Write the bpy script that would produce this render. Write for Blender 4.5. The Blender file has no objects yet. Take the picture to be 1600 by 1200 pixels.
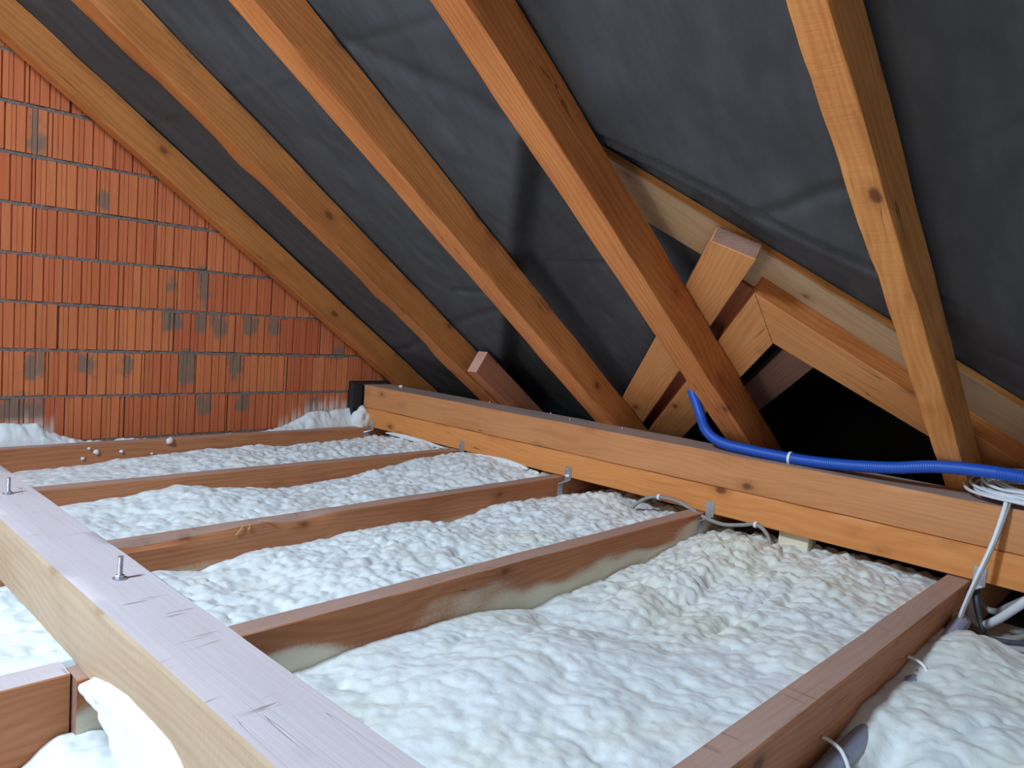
import bpy, bmesh, math, random
import numpy as np
from mathutils import Vector, Matrix

# ------------------------------------------------------------------ camera, world, light, exposure
scn = bpy.context.scene
C = scn.collection
cam_d = bpy.data.cameras.new('camera')
cam = bpy.data.objects.new('camera', cam_d)
C.objects.link(cam)
cam_d.sensor_fit = 'HORIZONTAL'
cam_d.sensor_width = 36.0
cam_d.lens = 36.0 * 1184.15 / 1600.0
cam_d.clip_start = 0.02
cam.matrix_world = Matrix(((0.68874037, 0.0091832, -0.72494991, 0.0),
                           (-0.72108333, 0.11257906, -0.68364084, 0.0),
                           (0.07533617, 0.99360033, 0.0841596, 0.84),
                           (0, 0, 0, 1)))
# columns are right, up, back: orthonormal world basis measured from the vanishing points
scn.camera = cam
scn.view_settings.view_transform = 'Standard'
scn.view_settings.look = 'None'
scn.view_settings.gamma = 1.0
scn.view_settings.use_curve_mapping = False
scn.view_settings.exposure = 0.0

wd = bpy.data.worlds.new('world')
scn.world = wd
wd.use_nodes = True
wd.node_tree.nodes['Background'].inputs[0].default_value = (0.92, 0.93, 1.0, 1)
wd.node_tree.nodes['Background'].inputs[1].default_value = 0.33


def area(name, loc, target, sx, sy, power, col):
    l = bpy.data.lights.new(name, 'AREA')
    l.shape = 'RECTANGLE'
    l.size, l.size_y, l.energy, l.color = sx, sy, power, col
    o = bpy.data.objects.new(name, l)
    C.objects.link(o)
    o.location = loc
    o.rotation_euler = (Vector(target) - Vector(loc)).to_track_quat('-Z', 'Y').to_euler()
    return o


area('roof_window_daylight', (-1.9, 1.9, 3.30), (1.4, 1.5, 0.0), 0.55, 0.65, 278, (0.65, 0.83, 1.0))
area('gable_window_daylight', (-7.0, 1.4, 0.95), (3.0, 2.2, 1.0), 1.8, 1.6, 92, (1.0, 0.89, 0.76))
area('rafter_fill_light', (-6.3, 1.6, -0.85), (2.5, 2.2, 1.3), 1.6, 1.2, 130, (1.0, 0.88, 0.72))  # added low warm fill to brighten the rafter undersides; no actual opening there

# ------------------------------------------------------------------ helpers
TH = math.radians(34.4)
RN = Vector((math.sin(TH), 0, math.cos(TH)))       # outward normal of the roof slope
RD = Vector((math.cos(TH), 0, -math.sin(TH)))      # down the slope
RP0 = Vector((3.4608, 0, 0.294))                   # point on the rafters' underside plane
rng = np.random.default_rng(7)
random.seed(5)


def tag(o, label=None, cat=None, group=None, kind=None):
    if label: o['label'] = label
    if cat: o['category'] = cat
    if group: o['group'] = group
    if kind: o['kind'] = kind
    return o


def empty(name, loc):
    o = bpy.data.objects.new(name, None)
    C.objects.link(o)
    o.location = loc
    o.empty_display_size = 0.05
    return o


def link(name, me, mats, parent=None, mw=None, smooth=True):
    for m in (mats if isinstance(mats, (list, tuple)) else [mats]):
        me.materials.append(m)
    if smooth:
        me.polygons.foreach_set('use_smooth', [True] * len(me.polygons))
    o = bpy.data.objects.new(name, me)
    C.objects.link(o)
    if mw is not None:
        o.matrix_world = mw
    if parent is not None:
        o.parent = parent
        o.matrix_parent_inverse = Matrix.Translation(parent.location).inverted()
    return o


def from_pd(name, v, f, mats, parent=None, mw=None, smooth=True, mi=None):
    me = bpy.data.meshes.new(name)
    me.from_pydata([tuple(map(float, p)) for p in v], [], [tuple(map(int, q)) for q in f])
    if mi is not None:
        me.polygons.foreach_set('material_index', mi)
    return link(name, me, mats, parent, mw, smooth)


# value noise / cellular noise with numpy
def _hash(ix, iy, k):
    h = (ix.astype(np.int64) * 374761393 + iy.astype(np.int64) * 668265263 + k * 974634777) & 0x7fffffff
    h = (h ^ (h >> 13)) * 1274126177 & 0x7fffffff
    h = (h ^ (h >> 16)) & 0xffff
    return h / 65535.0


def vnoise(x, y, k=0):
    ix, iy = np.floor(x), np.floor(y)
    fx, fy = x - ix, y - iy
    fx, fy = fx * fx * (3 - 2 * fx), fy * fy * (3 - 2 * fy)
    a, b = _hash(ix, iy, k), _hash(ix + 1, iy, k)
    c, d = _hash(ix, iy + 1, k), _hash(ix + 1, iy + 1, k)
    return (a * (1 - fx) + b * fx) * (1 - fy) + (c * (1 - fx) + d * fx) * fy - 0.5


def puff(x, y, s, k=0, sy=None):
    """rounded cushions of size s separated by creases, 0..1"""
    sy = sy or s
    u, v = x / s, y / sy
    ix, iy = np.floor(u), np.floor(v)
    best = np.full(u.shape, -9.0)
    for dx in (-1, 0, 1):
        for dy in (-1, 0, 1):
            jx, jy = ix + dx, iy + dy
            px, py = jx + 0.15 + 0.7 * _hash(jx, jy, k + 11), jy + 0.15 + 0.7 * _hash(jx, jy, k + 23)
            r = 0.75 + 0.45 * _hash(jx, jy, k + 37)
            hh = 0.6 + 0.5 * _hash(jx, jy, k + 51)
            d2 = ((u - px) ** 2 + (v - py) ** 2) / (r * r)
            best = np.maximum(best, hh * np.sqrt(np.maximum(0.0, 1 - np.minimum(d2, 1.0))))
    return best


# ------------------------------------------------------------------ materials
def newmat(name):
    m = bpy.data.materials.new(name)
    m.use_nodes = True
    nt = m.node_tree
    b = nt.nodes['Principled BSDF']
    return m, nt, b


class N:
    def __init__(s, nt): s.nt = nt
    def node(s, t, **kw):
        n = s.nt.nodes.new(t)
        for k, v in kw.items(): setattr(n, k, v)
        return n
    def link(s, a, b): s.nt.links.new(a, b)
    def val(s, sock, v):
        if hasattr(v, 'is_linked') or hasattr(v, 'links'): s.link(v, sock)
        else: sock.default_value = v
    def math(s, op, a, b=0.0, clamp=False):
        n = s.node('ShaderNodeMath', operation=op); n.use_clamp = clamp
        s.val(n.inputs[0], a); s.val(n.inputs[1], b); return n.outputs[0]
    def map(s, v, a, b, c=0.0, d=1.0):
        n = s.node('ShaderNodeMapRange'); n.interpolation_type = 'SMOOTHSTEP'
        s.val(n.inputs[0], v)
        for i, q in enumerate((a, b, c, d)): n.inputs[i + 1].default_value = q
        return n.outputs[0]
    def mix(s, f, a, b):
        n = s.node('ShaderNodeMix', data_type='RGBA')
        s.val(n.inputs[0], f)
        for i, q in ((6, a), (7, b)):
            if hasattr(q, 'links'): s.link(q, n.inputs[i])
            else: n.inputs[i].default_value = (*q, 1)
        return n.outputs[2]
    def mapping(s, vec, scale, loc=(0, 0, 0)):
        n = s.node('ShaderNodeMapping'); s.link(vec, n.inputs[0])
        n.inputs['Scale'].default_value = scale; n.inputs['Location'].default_value = loc
        return n.outputs[0]
    def noise(s, vec, scale, detail=3.0, rough=0.55, dist=0.0):
        n = s.node('ShaderNodeTexNoise'); s.link(vec, n.inputs['Vector'])
        n.inputs['Scale'].default_value = scale; n.inputs['Detail'].default_value = detail
        n.inputs['Roughness'].default_value = rough; n.inputs['Distortion'].default_value = dist
        return n.outputs['Fac']


def wood(name, light=(0.50, 0.235, 0.085), mid=(0.40, 0.165, 0.055), dark=(0.17, 0.055, 0.018),
         grain=1.0, knots=1.0, rough=0.62, saw=0.0, spray=None, dust=0.0, dust_col=(0.42, 0.37, 0.36), blotch=0.5):
    m, nt, b = newmat(name)
    n = N(nt)
    tc = n.node('ShaderNodeTexCoord'); oi = n.node('ShaderNodeObjectInfo')
    add = n.node('ShaderNodeVectorMath', operation='ADD')
    sc = n.node('ShaderNodeVectorMath', operation='SCALE')
    cb = n.node('ShaderNodeCombineXYZ')
    for i in range(3): n.link(oi.outputs['Random'], cb.inputs[i])
    n.link(cb.outputs[0], sc.inputs[0]); sc.inputs['Scale'].default_value = 17.0
    n.link(tc.outputs['Object'], add.inputs[0]); n.link(sc.outputs[0], add.inputs[1])
    P = add.outputs[0]
    # growth rings stretched along the timber
    warp = n.noise(n.mapping(P, (0.9, 4, 4)), 1.0, 2)
    sep = n.node('ShaderNodeSeparateXYZ'); n.link(P, sep.inputs[0])
    ry = n.math('ADD', sep.outputs[1], n.math('MULTIPLY', n.math('SUBTRACT', warp, 0.5), 0.16))
    rz = n.math('ADD', sep.outputs[2], n.math('MULTIPLY', n.math('SUBTRACT', n.noise(n.mapping(P, (0.7, 3, 3), (5, 3, 1)), 1.0, 2), 0.5), 0.2))
    rad = n.math('SQRT', n.math('ADD', n.math('MULTIPLY', ry, ry), n.math('MULTIPLY', rz, rz)))
    rings = n.math('SINE', n.math('MULTIPLY', rad, 420.0))
    rings = n.map(rings, -1.0, 1.0)
    fib = n.noise(n.mapping(P, (2.5, 90, 90)), 1.0, 4, 0.6)
    blo = n.noise(n.mapping(P, (1.6, 7, 7)), 1.0, 3, 0.6)
    # knots
    vo = n.node('ShaderNodeTexVoronoi'); n.link(n.mapping(P, (3.2, 5.6, 5.6)), vo.inputs['Vector'])
    vo.inputs['Scale'].default_value = 1.0
    kd = n.math('ADD', vo.outputs['Distance'], n.math('MULTIPLY', n.math('SUBTRACT', n.noise(P, 40.0, 2), 0.5), 0.06))
    kn = n.map(kd, 0.05, 0.125, knots, 0.0)
    halo = n.map(kd, 0.08, 0.27, 0.45 * knots, 0.0)
    f = n.math('ADD', n.math('MULTIPLY', rings, 0.30 * grain), n.math('MULTIPLY', n.map(fib, 0.3, 0.75), 0.35 * grain))
    f = n.math('ADD', f, n.math('MULTIPLY', n.map(blo, 0.35, 0.7), blotch), clamp=True)
    col = n.mix(f, light, mid)
    col = n.mix(halo, col, tuple(0.5 * (a + c) for a, c in zip(mid, dark)))
    col = n.mix(kn, col, dark)
    # drying cracks: long thin dark lines
    cr = n.noise(n.mapping(P, (0.8, 26, 26), (2, 2, 2)), 1.0, 2, 0.4)
    crm = n.math('MULTIPLY', n.map(n.math('ABSOLUTE', n.math('SUBTRACT', cr, 0.5)), 0.0, 0.006, 1.0, 0.0),
                 n.map(n.noise(n.mapping(P, (1.5, 5, 5), (9, 1, 4)), 1.0, 1), 0.55, 0.62))
    col = n.mix(n.math('MULTIPLY', crm, 0.75), col, tuple(0.35 * c for c in dark))
    if dust:
        dm = n.map(n.noise(n.mapping(P, (3, 9, 9), (1, 8, 1)), 1.0, 4, 0.6), 0.25, 0.75, dust * 0.55, min(1.0, dust * 1.2))
        col = n.mix(dm, col, dust_col)
        # scuffs across the beam
        sx = n.noise(n.mapping(P, (60, 5, 5), (3, 1, 1)), 1.0, 3, 0.5)
        sm = n.math('MULTIPLY', n.map(sx, 0.62, 0.70), n.map(n.noise(n.mapping(P, (6, 8, 8)), 1.0, 1), 0.50, 0.60))
        col = n.mix(n.math('MULTIPLY', sm, 0.55), col, (0.09, 0.06, 0.05))
    if spray:
        # overspray of foam: whitish mist clinging to the lower part of the face
        z = n.node('ShaderNodeSeparateXYZ'); n.link(tc.outputs['Object'], z.inputs[0])
        nx = n.noise(n.mapping(P, (1.7, 0.2, 5), (4, 4, 4)), 1.0, 2, 0.5)
        lim = n.math('ADD', n.math('MULTIPLY', n.math('SUBTRACT', nx, 0.5), spray[1]), spray[0])
        dz = n.math('SUBTRACT', lim, z.outputs[2])
        dz = n.math('ADD', dz, n.math('MULTIPLY', n.math('SUBTRACT', n.noise(P, 120.0, 3, 0.7), 0.5), 0.03))
        mk = n.map(dz, -0.02, 0.035, 0.0, spray[2])
        col = n.mix(mk, col, (0.80, 0.78, 0.62))
    n.link(col, b.inputs['Base Color'])
    b.inputs['Roughness'].default_value = rough
    b.inputs['Specular IOR Level'].default_value = 0.3
    h = n.math('ADD', n.math('MULTIPLY', fib, 0.6), n.math('MULTIPLY', crm, -2.0))
    if saw:
        sw = n.noise(n.mapping(P, (75, 9, 9)), 1.0, 3, 0.6)
        h = n.math('ADD', h, n.math('MULTIPLY', sw, saw))
    bp = n.node('ShaderNodeBump'); bp.inputs['Strength'].default_value = 0.35; bp.inputs['Distance'].default_value = 0.004
    n.link(h, bp.inputs['Height']); n.link(bp.outputs[0], b.inputs['Normal'])
    return m


M = {}
M['rafter'] = wood('rafter_pine', light=(0.74, 0.34, 0.105), mid=(0.56, 0.20, 0.052), saw=0.7)
M['rafter_brown'] = wood('rafter_pine_brown', light=(0.50, 0.185, 0.050), mid=(0.34, 0.108, 0.028), saw=0.4)
M['rafter_red'] = wood('rafter_pine_reddish', light=(0.68, 0.262, 0.078), mid=(0.45, 0.138, 0.036))
M['stub'] = wood('reddish_offcut', light=(0.44, 0.17, 0.085), mid=(0.34, 0.11, 0.05))
M['plate'] = wood('wall_beam_pine', light=(0.68, 0.28, 0.085), mid=(0.54, 0.19, 0.050), grain=0.8, rough=0.55)
M['plate_top'] = wood('upper_beam_pine', light=(0.56, 0.25, 0.10), mid=(0.44, 0.172, 0.062), grain=0.7)
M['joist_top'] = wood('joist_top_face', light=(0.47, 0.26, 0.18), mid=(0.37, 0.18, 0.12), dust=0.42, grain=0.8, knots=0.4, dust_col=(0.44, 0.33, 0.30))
M['joist'] = wood('joist_pine', light=(0.52, 0.225, 0.100), mid=(0.38, 0.135, 0.055), knots=1.0)
M['joist_spray'] = wood('joist_pine_with_overspray', light=(0.52, 0.225, 0.100), mid=(0.38, 0.135, 0.055), spray=(-0.095, 0.34, 0.85))
M['joist_spray2'] = wood('joist_pine_with_light_overspray', light=(0.52, 0.225, 0.100), mid=(0.38, 0.135, 0.055), spray=(-0.125, 0.24, 0.65))
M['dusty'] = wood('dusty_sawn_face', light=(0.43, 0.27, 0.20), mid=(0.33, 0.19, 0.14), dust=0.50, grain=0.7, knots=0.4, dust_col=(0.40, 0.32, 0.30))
M['dusty_pale'] = wood('pale_dusty_sawn_face', light=(0.56, 0.47, 0.46), mid=(0.50, 0.38, 0.37), dust=0.6, grain=0.4, knots=0.15, saw=0.6, dust_col=(0.60, 0.54, 0.58))
M['tie_side'] = wood('rough_sawn_side', light=(0.47, 0.355, 0.25), mid=(0.36, 0.25, 0.155), dark=(0.24, 0.14, 0.08), saw=3.5, grain=0.8, knots=0.4)
M['valley'] = wood('grey_valley_board', light=(0.52, 0.37, 0.22), mid=(0.42, 0.27, 0.16), knots=0.8)
M['valley2'] = wood('yellow_valley_board', light=(0.68, 0.315, 0.115), mid=(0.54, 0.21, 0.066), knots=0.8)
M['end'] = wood('sawn_end', light=(0.30, 0.17, 0.13), mid=(0.22, 0.11, 0.08), knots=0)
M['pinkend'] = wood('pink_sawn_end', light=(0.52, 0.28, 0.22), mid=(0.42, 0.20, 0.15), knots=0)
M['post'] = wood('sprayed_post', light=(0.58, 0.38, 0.20), mid=(0.44, 0.26, 0.12), spray=(0.02, 0.10, 0.75))


def plain(name, col, rough=0.6, metal=0.0, bump=0.0, bscale=60.0, var=0.0, spec=0.5):
    m, nt, b = newmat(name)
    n = N(nt)
    tc = n.node('ShaderNodeTexCoord')
    ns = n.noise(tc.outputs['Object'], bscale, 4, 0.6)
    c = n.mix(n.map(ns, 0.3, 0.7), tuple(x * (1 - var) for x in col), tuple(min(1, x * (1 + var)) for x in col))
    n.link(c, b.inputs['Base Color'])
    b.inputs['Roughness'].default_value = rough; b.inputs['Metallic'].default_value = metal
    b.inputs['Specular IOR Level'].default_value = spec
    if bump:
        bp = n.node('ShaderNodeBump'); bp.inputs['Strength'].default_value = 0.6; bp.inputs['Distance'].default_value = bump
        n.link(ns, bp.inputs['Height']); n.link(bp.outputs[0], b.inputs['Normal'])
    return m


M['steel'] = plain('galvanised_steel', (0.52, 0.55, 0.60), 0.42, 0.85, 0.0006, 90, 0.12)
M['blue'] = plain('blue_plastic', (0.008, 0.075, 0.42), 0.42, var=0.05)
M['white_plastic'] = plain('white_plastic', (0.78, 0.78, 0.80), 0.4)
M['white_cable'] = plain('white_cable_sheath', (0.66, 0.68, 0.72), 0.45, var=0.04)
M['grey_cable'] = plain('grey_cable_sheath', (0.27, 0.26, 0.245), 0.5, var=0.1)
M['dark_cable'] = plain('dark_cable_sheath', (0.06, 0.065, 0.08), 0.5, var=0.1)
M['pipe'] = plain('grey_plastic_pipe', (0.30, 0.33, 0.43), 0.4, var=0.05)
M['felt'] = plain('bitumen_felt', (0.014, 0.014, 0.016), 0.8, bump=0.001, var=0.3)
M['mortar'] = plain('mortar', (0.155, 0.125, 0.115), 0.95, bump=0.004, bscale=80, var=0.25)
M['straw'] = plain('straw', (0.62, 0.42, 0.22), 0.8, var=0.1)
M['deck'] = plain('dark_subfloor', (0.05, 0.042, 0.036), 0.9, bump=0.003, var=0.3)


def foam_mat():
    m, nt, b = newmat('spray_foam')
    n = N(nt)
    tc = n.node('ShaderNodeTexCoord')
    P = tc.outputs['Object']
    patch = n.map(n.noise(P, 3.2, 4, 0.65), 0.50, 0.72)
    at = n.node('ShaderNodeAttribute'); at.attribute_name = 'yellow'
    patch = n.math('MAXIMUM', n.math('MULTIPLY', patch, 0.35), at.outputs['Fac'])
    c = n.mix(patch, (0.74, 0.77, 0.775), (0.70, 0.67, 0.50))
    br = n.math('MULTIPLY', n.map(n.noise(P, 13.0, 3, 0.6), 0.66, 0.76), 0.30)
    c = n.mix(br, c, (0.50, 0.38, 0.20))
    n.link(c, b.inputs['Base Color'])
    b.inputs['Roughness'].default_value = 0.55
    b.inputs['Specular IOR Level'].default_value = 0.35
    b.inputs['Subsurface Weight'].default_value = 0.0
    vo = n.node('ShaderNodeTexVoronoi'); vo.feature = 'SMOOTH_F1'; n.link(P, vo.inputs['Vector']); vo.inputs['Scale'].default_value = 42.0
    h = n.math('ADD', n.math('MULTIPLY', vo.outputs['Distance'], -0.7), n.math('MULTIPLY', n.noise(P, 90.0, 4, 0.6), 0.45))
    bp = n.node('ShaderNodeBump'); bp.inputs['Strength'].default_value = 0.45; bp.inputs['Distance'].default_value = 0.006
    n.link(h, bp.inputs['Height']); n.link(bp.outputs[0], b.inputs['Normal'])
    return m


M['foam'] = foam_mat()


def membrane_mat():
    m, nt, b = newmat('roof_underlay')
    n = N(nt)
    tc = n.node('ShaderNodeTexCoord'); P = tc.outputs['Object']
    f = n.map(n.noise(n.mapping(P, (4, 12, 4)), 1.0, 5, 0.65), 0.25, 0.75)
    c = n.mix(f, (0.050, 0.053, 0.060), (0.073, 0.077, 0.086))
    at = n.node('ShaderNodeAttribute'); at.attribute_name = 'lap'
    c = n.mix(n.math('MULTIPLY', at.outputs['Fac'], 0.6), c, (0.15, 0.18, 0.20))
    n.link(c, b.inputs['Base Color']); b.inputs['Roughness'].default_value = 0.75
    b.inputs['Specular IOR Level'].default_value = 0.25
    h = n.math('ADD', n.noise(n.mapping(P, (9, 40, 9)), 1.0, 4, 0.6), n.math('MULTIPLY', n.noise(P, 260.0, 2), 0.25))
    bp = n.node('ShaderNodeBump'); bp.inputs['Strength'].default_value = 0.25; bp.inputs['Distance'].default_value = 0.004
    n.link(h, bp.inputs['Height']); n.link(bp.outputs[0], b.inputs['Normal'])
    return m


M['membrane'] = membrane_mat()


def brick_mat():
    m, nt, b = newmat('hollow_clay_block')
    n = N(nt)
    tc = n.node('ShaderNodeTexCoord'); P = tc.outputs['Object']
    at = n.node('ShaderNodeAttribute'); at.attribute_name = 'tone'
    sep = n.node('ShaderNodeSeparateColor'); n.link(at.outputs['Color'], sep.inputs[0])
    base = n.mix(sep.outputs[0], (0.49, 0.118, 0.050), (0.62, 0.205, 0.078))
    base = n.mix(n.math('MULTIPLY', n.map(n.noise(n.mapping(P, (30, 30, 3)), 1.0, 4), 0.3, 0.7), 0.35), base, (0.40, 0.085, 0.032))
    st = n.map(n.math('ADD', sep.outputs[1], n.math('MULTIPLY', n.math('SUBTRACT', n.noise(P, 16.0, 3), 0.5), 1.7)), 0.30, 0.85)
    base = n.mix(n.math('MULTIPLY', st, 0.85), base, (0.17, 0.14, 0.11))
    base = n.mix(n.math('MULTIPLY', sep.outputs[2], 0.7), base, (0.72, 0.66, 0.60))
    n.link(base, b.inputs['Base Color']); b.inputs['Roughness'].default_value = 0.8
    b.inputs['Specular IOR Level'].default_value = 0.2
    bp = n.node('ShaderNodeBump'); bp.inputs['Strength'].default_value = 0.3; bp.inputs['Distance'].default_value = 0.003
    n.link(n.noise(n.mapping(P, (120, 120, 12)), 1.0, 3), bp.inputs['Height']); n.link(bp.outputs[0], b.inputs['Normal'])
    return m


M['brick'] = brick_mat()


# ------------------------------------------------------------------ timber builder
def timber(name, p0, p1, up, width, height, mats, topface=None, seed=0, jit=0.0012, wane=None, bev=0.003,
           endmat=None, parent=None, seg=None, bottom=None):
    """Squared timber. p0->p1 runs along the middle of its TOP face when 'up' is +Z-like; local x = length,
    local z = up (0 at the top face), local y across. mats[0] all faces, slot 1 top face, slot 2 ends, slot 3 bottom face"""
    p0, p1, up = Vector(p0), Vector(p1), Vector(up).normalized()
    x = (p1 - p0); L = x.length; x.normalize()
    y = up.cross(x).normalized(); z = x.cross(y)
    mw = Matrix(((x.x, y.x, z.x, p0.x), (x.y, y.y, z.y, p0.y), (x.z, y.z, z.z, p0.z), (0, 0, 0, 1)))
    w2 = width / 2
    b = bev
    prof = []
    fl = []   # face flags by profile edge: 0 side, 1 top, 3 bottom
    nw, nh = max(2, int(width / 0.03)), max(2, int(height / 0.03))
    for i in range(nw + 1): prof.append((-w2 + b + (width - 2 * b) * i / nw, 0.0)); fl.append(1)
    fl[-1] = 0
    for i in range(nh + 1): prof.append((w2, -b - (height - 2 * b) * i / nh)); fl.append(0)
    for i in range(nw + 1): prof.append((w2 - b - (width - 2 * b) * i / nw, -height)); fl.append(3)
    fl[-1] = 0
    for i in range(nh + 1): prof.append((-w2, -height + b + (height - 2 * b) * i / nh)); fl.append(0)
    prof = np.array(prof); K = len(prof)
    ns = seg or max(4, int(L / 0.045))
    xs = np.linspace(0, L, ns + 1)
    V = np.zeros((ns + 1, K, 3))
    V[:, :, 0] = xs[:, None]
    V[:, :, 1] = prof[None, :, 0]; V[:, :, 2] = prof[None, :, 1]
    r = np.random.default_rng(100 + seed)
    # gentle warp of the faces, stronger along the arrises
    ang = np.arange(K) * 0.9
    nz = vnoise(xs[:, None] * 6 + seed * 3.1, ang[None, :] + 0 * xs[:, None], seed)
    cx, cz = 0.0, -height / 2
    V[:, :, 1] += np.sign(prof[:, 0])[None, :] * nz * jit * 2
    V[:, :, 2] += np.sign(prof[:, 1] - cz)[None, :] * nz * jit * 2
    if wane:
        # bark edge missing: (side sign y, z sign, amount)
        for sy, sz, amt, x0, x1 in wane:
            ex = np.array([sy * w2, 0 if sz > 0 else -height])
            dist = np.hypot(prof[:, 0] - ex[0], prof[:, 1] - ex[1])
            a = amt * np.clip(0.35 + 1.5 * vnoise(xs * 5.0 + seed, xs * 0 + 0.3, 77 + seed), 0, 1) + 0.004 * np.abs(vnoise(xs * 40, xs * 0, 5))
            a = a * np.clip((xs - x0) / 0.15, 0, 1) * np.clip((x1 - xs) / 0.15, 0, 1)
            pull = np.clip(1 - dist[None, :] / 0.035, 0, 1) * a[:, None]
            V[:, :, 1] += -sy * pull * 0.8
            V[:, :, 2] += (-1 if sz > 0 else 1) * pull * 0.8
    v = V.reshape(-1, 3)
    f, mi = [], []
    tm = 1 if topface else 0
    bm_ = 3 if bottom else 0
    for i in range(ns):
        for k in range(K):
            k2 = (k + 1) % K
            f.append((i * K + k, i * K + k2, (i + 1) * K + k2, (i + 1) * K + k))
            mi.append({0: 0, 1: tm, 3: bm_}[fl[k]])
    f.append(tuple(range(K))[::-1][::-1]); mi.append(2)
    f.append(tuple(ns * K + k for k in range(K))[::-1]); mi.append(2)
    me = bpy.data.meshes.new(name)
    me.from_pydata([tuple(map(float, q)) for q in v], [], f)
    ml = [mats, topface or mats, endmat or mats, bottom or mats]
    me.polygons.foreach_set('material_index', mi)
    me.update()
    bm = bmesh.new(); bm.from_mesh(me); bmesh.ops.recalc_face_normals(bm, faces=bm.faces); bm.to_mesh(me); bm.free()
    o = link(name, me, ml, parent, mw, smooth=True)
    try:
        me.set_sharp_from_angle(angle=math.radians(35))
    except Exception:
        pass
    return o


def plank(name, e, thick, mats, n=RN, endmat=None, sidemat=None):
    """board lying in a plane: e = 4 corners (edge1 start, edge1 end, edge2 end, edge2 start) of its underside, extruded along n"""
    e = [Vector(q) for q in e]
    x = (e[1] - e[0]).normalized(); z = Vector(n).normalized(); y = z.cross(x).normalized(); x = y.cross(z)
    o = e[0]
    mw = Matrix(((x.x, y.x, z.x, o.x), (x.y, y.y, z.y, o.y), (x.z, y.z, z.z, o.z), (0, 0, 0, 1)))
    inv = mw.inverted()
    q = [inv @ p for p in e]
    for p in q: p.z = 0
    bm = bmesh.new()
    lo = [bm.verts.new(p) for p in q]
    hi = [bm.verts.new((p.x, p.y, thick)) for p in q]
    bm.faces.new(lo); bm.faces.new(hi)
    for i in range(4):
        j = (i + 1) % 4
        fc = bm.faces.new((lo[i], lo[j], hi[j], hi[i]))
        fc.material_index = 1 if i in (1, 3) else 2
    bmesh.ops.recalc_face_normals(bm, faces=bm.faces)
    bmesh.ops.bevel(bm, geom=bm.edges[:], offset=0.003, segments=2, affect='EDGES')
    me = bpy.data.meshes.new(name); bm.to_mesh(me); bm.free()
    return link(name, me, [mats, endmat or mats, sidemat or mats], None, mw, smooth=False)


def grid_mesh(name, X, Y, Z, mats, parent=None, skirt=None, attr=None, smooth=True):
    nx, ny = X.shape
    v = np.stack([X, Y, Z], -1).reshape(-1, 3)
    idx = np.arange(nx * ny).reshape(nx, ny)
    q = np.stack([idx[:-1, :-1], idx[1:, :-1], idx[1:, 1:], idx[:-1, 1:]], -1).reshape(-1, 4)
    faces = q.tolist()
    a = None if attr is None else attr.reshape(-1)
    if skirt is not None:
        ring = list(idx[:, 0]) + list(idx[-1, 1:]) + list(idx[::-1, -1][1:]) + list(idx[0, ::-1][1:-1])
        base = len(v)
        sk = v[ring].copy(); sk[:, 2] = skirt
        v = np.vstack([v, sk])
        R = len(ring)
        for i in range(R):
            j = (i + 1) % R
            faces.append((ring[j], ring[i], base + i, base + j))
        faces.append(tuple(base + i for i in range(R))[::-1][::-1])
        if a is not None: a = np.concatenate([a, a[ring]])
    me = bpy.data.meshes.new(name)
    me.from_pydata(v.tolist(), [], faces)
    if a is not None:
        at = me.attributes.new('yellow' if mats is M['foam'] else 'lap', 'FLOAT', 'POINT')
        at.data.foreach_set('value', a.astype(np.float32))
    return link(name, me, mats, parent, smooth=smooth)


def sweep(name, pts, rad, mat, parent=None, sides=12, rfun=None, step=None, caps=True, flat=1.0):
    """tube along a smooth (Catmull-Rom) path"""
    P = [Vector(p) for p in pts]
    pp = [P[0] * 2 - P[1]] + P + [P[-1] * 2 - P[-2]]
    out = []
    for i in range(1, len(pp) - 2):
        for k in range(24):
            t = k / 24.0
            a, b, c, d = pp[i - 1], pp[i], pp[i + 1], pp[i + 2]
            out.append(0.5 * ((2 * b) + (c - a) * t + (2 * a - 5 * b + 4 * c - d) * t * t + (3 * b - a - 3 * c + d) * t ** 3))
    out.append(P[-1])
    S = [0.0]
    for i in range(1, len(out)): S.append(S[-1] + (out[i] - out[i - 1]).length)
    L = S[-1]
    step = step or max(rad * 0.8, 0.004)
    m = max(3, int(L / step))
    arr = np.array([list(p) for p in out])
    ss = np.linspace(0, L, m + 1)
    Q = np.stack([np.interp(ss, S, arr[:, k]) for k in range(3)], -1)
    T = np.gradient(Q, axis=0); T /= np.linalg.norm(T, axis=1)[:, None] + 1e-12
    nrm = np.array([0, 0, 1.0]) if abs(T[0][2]) < 0.9 else np.array([1.0, 0, 0])
    v, f = [], []
    for i in range(m + 1):
        nrm = nrm - T[i] * nrm.dot(T[i]); nrm /= np.linalg.norm(nrm)
        bn = np.cross(T[i], nrm)
        r = rad * (rfun(ss[i]) if rfun else 1.0)
        for k in range(sides):
            a = 2 * math.pi * k / sides
            v.append(Q[i] + nrm * math.cos(a) * r * flat + bn * math.sin(a) * r)
    for i in range(m):
        for k in range(sides):
            k2 = (k + 1) % sides
            f.append((i * sides + k, i * sides + k2, (i + 1) * sides + k2, (i + 1) * sides + k))
    if caps:
        f.append(tuple(range(sides))[::-1]); f.append(tuple(m * sides + k for k in range(sides)))
    return from_pd(name, v, f, mat, parent)


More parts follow.
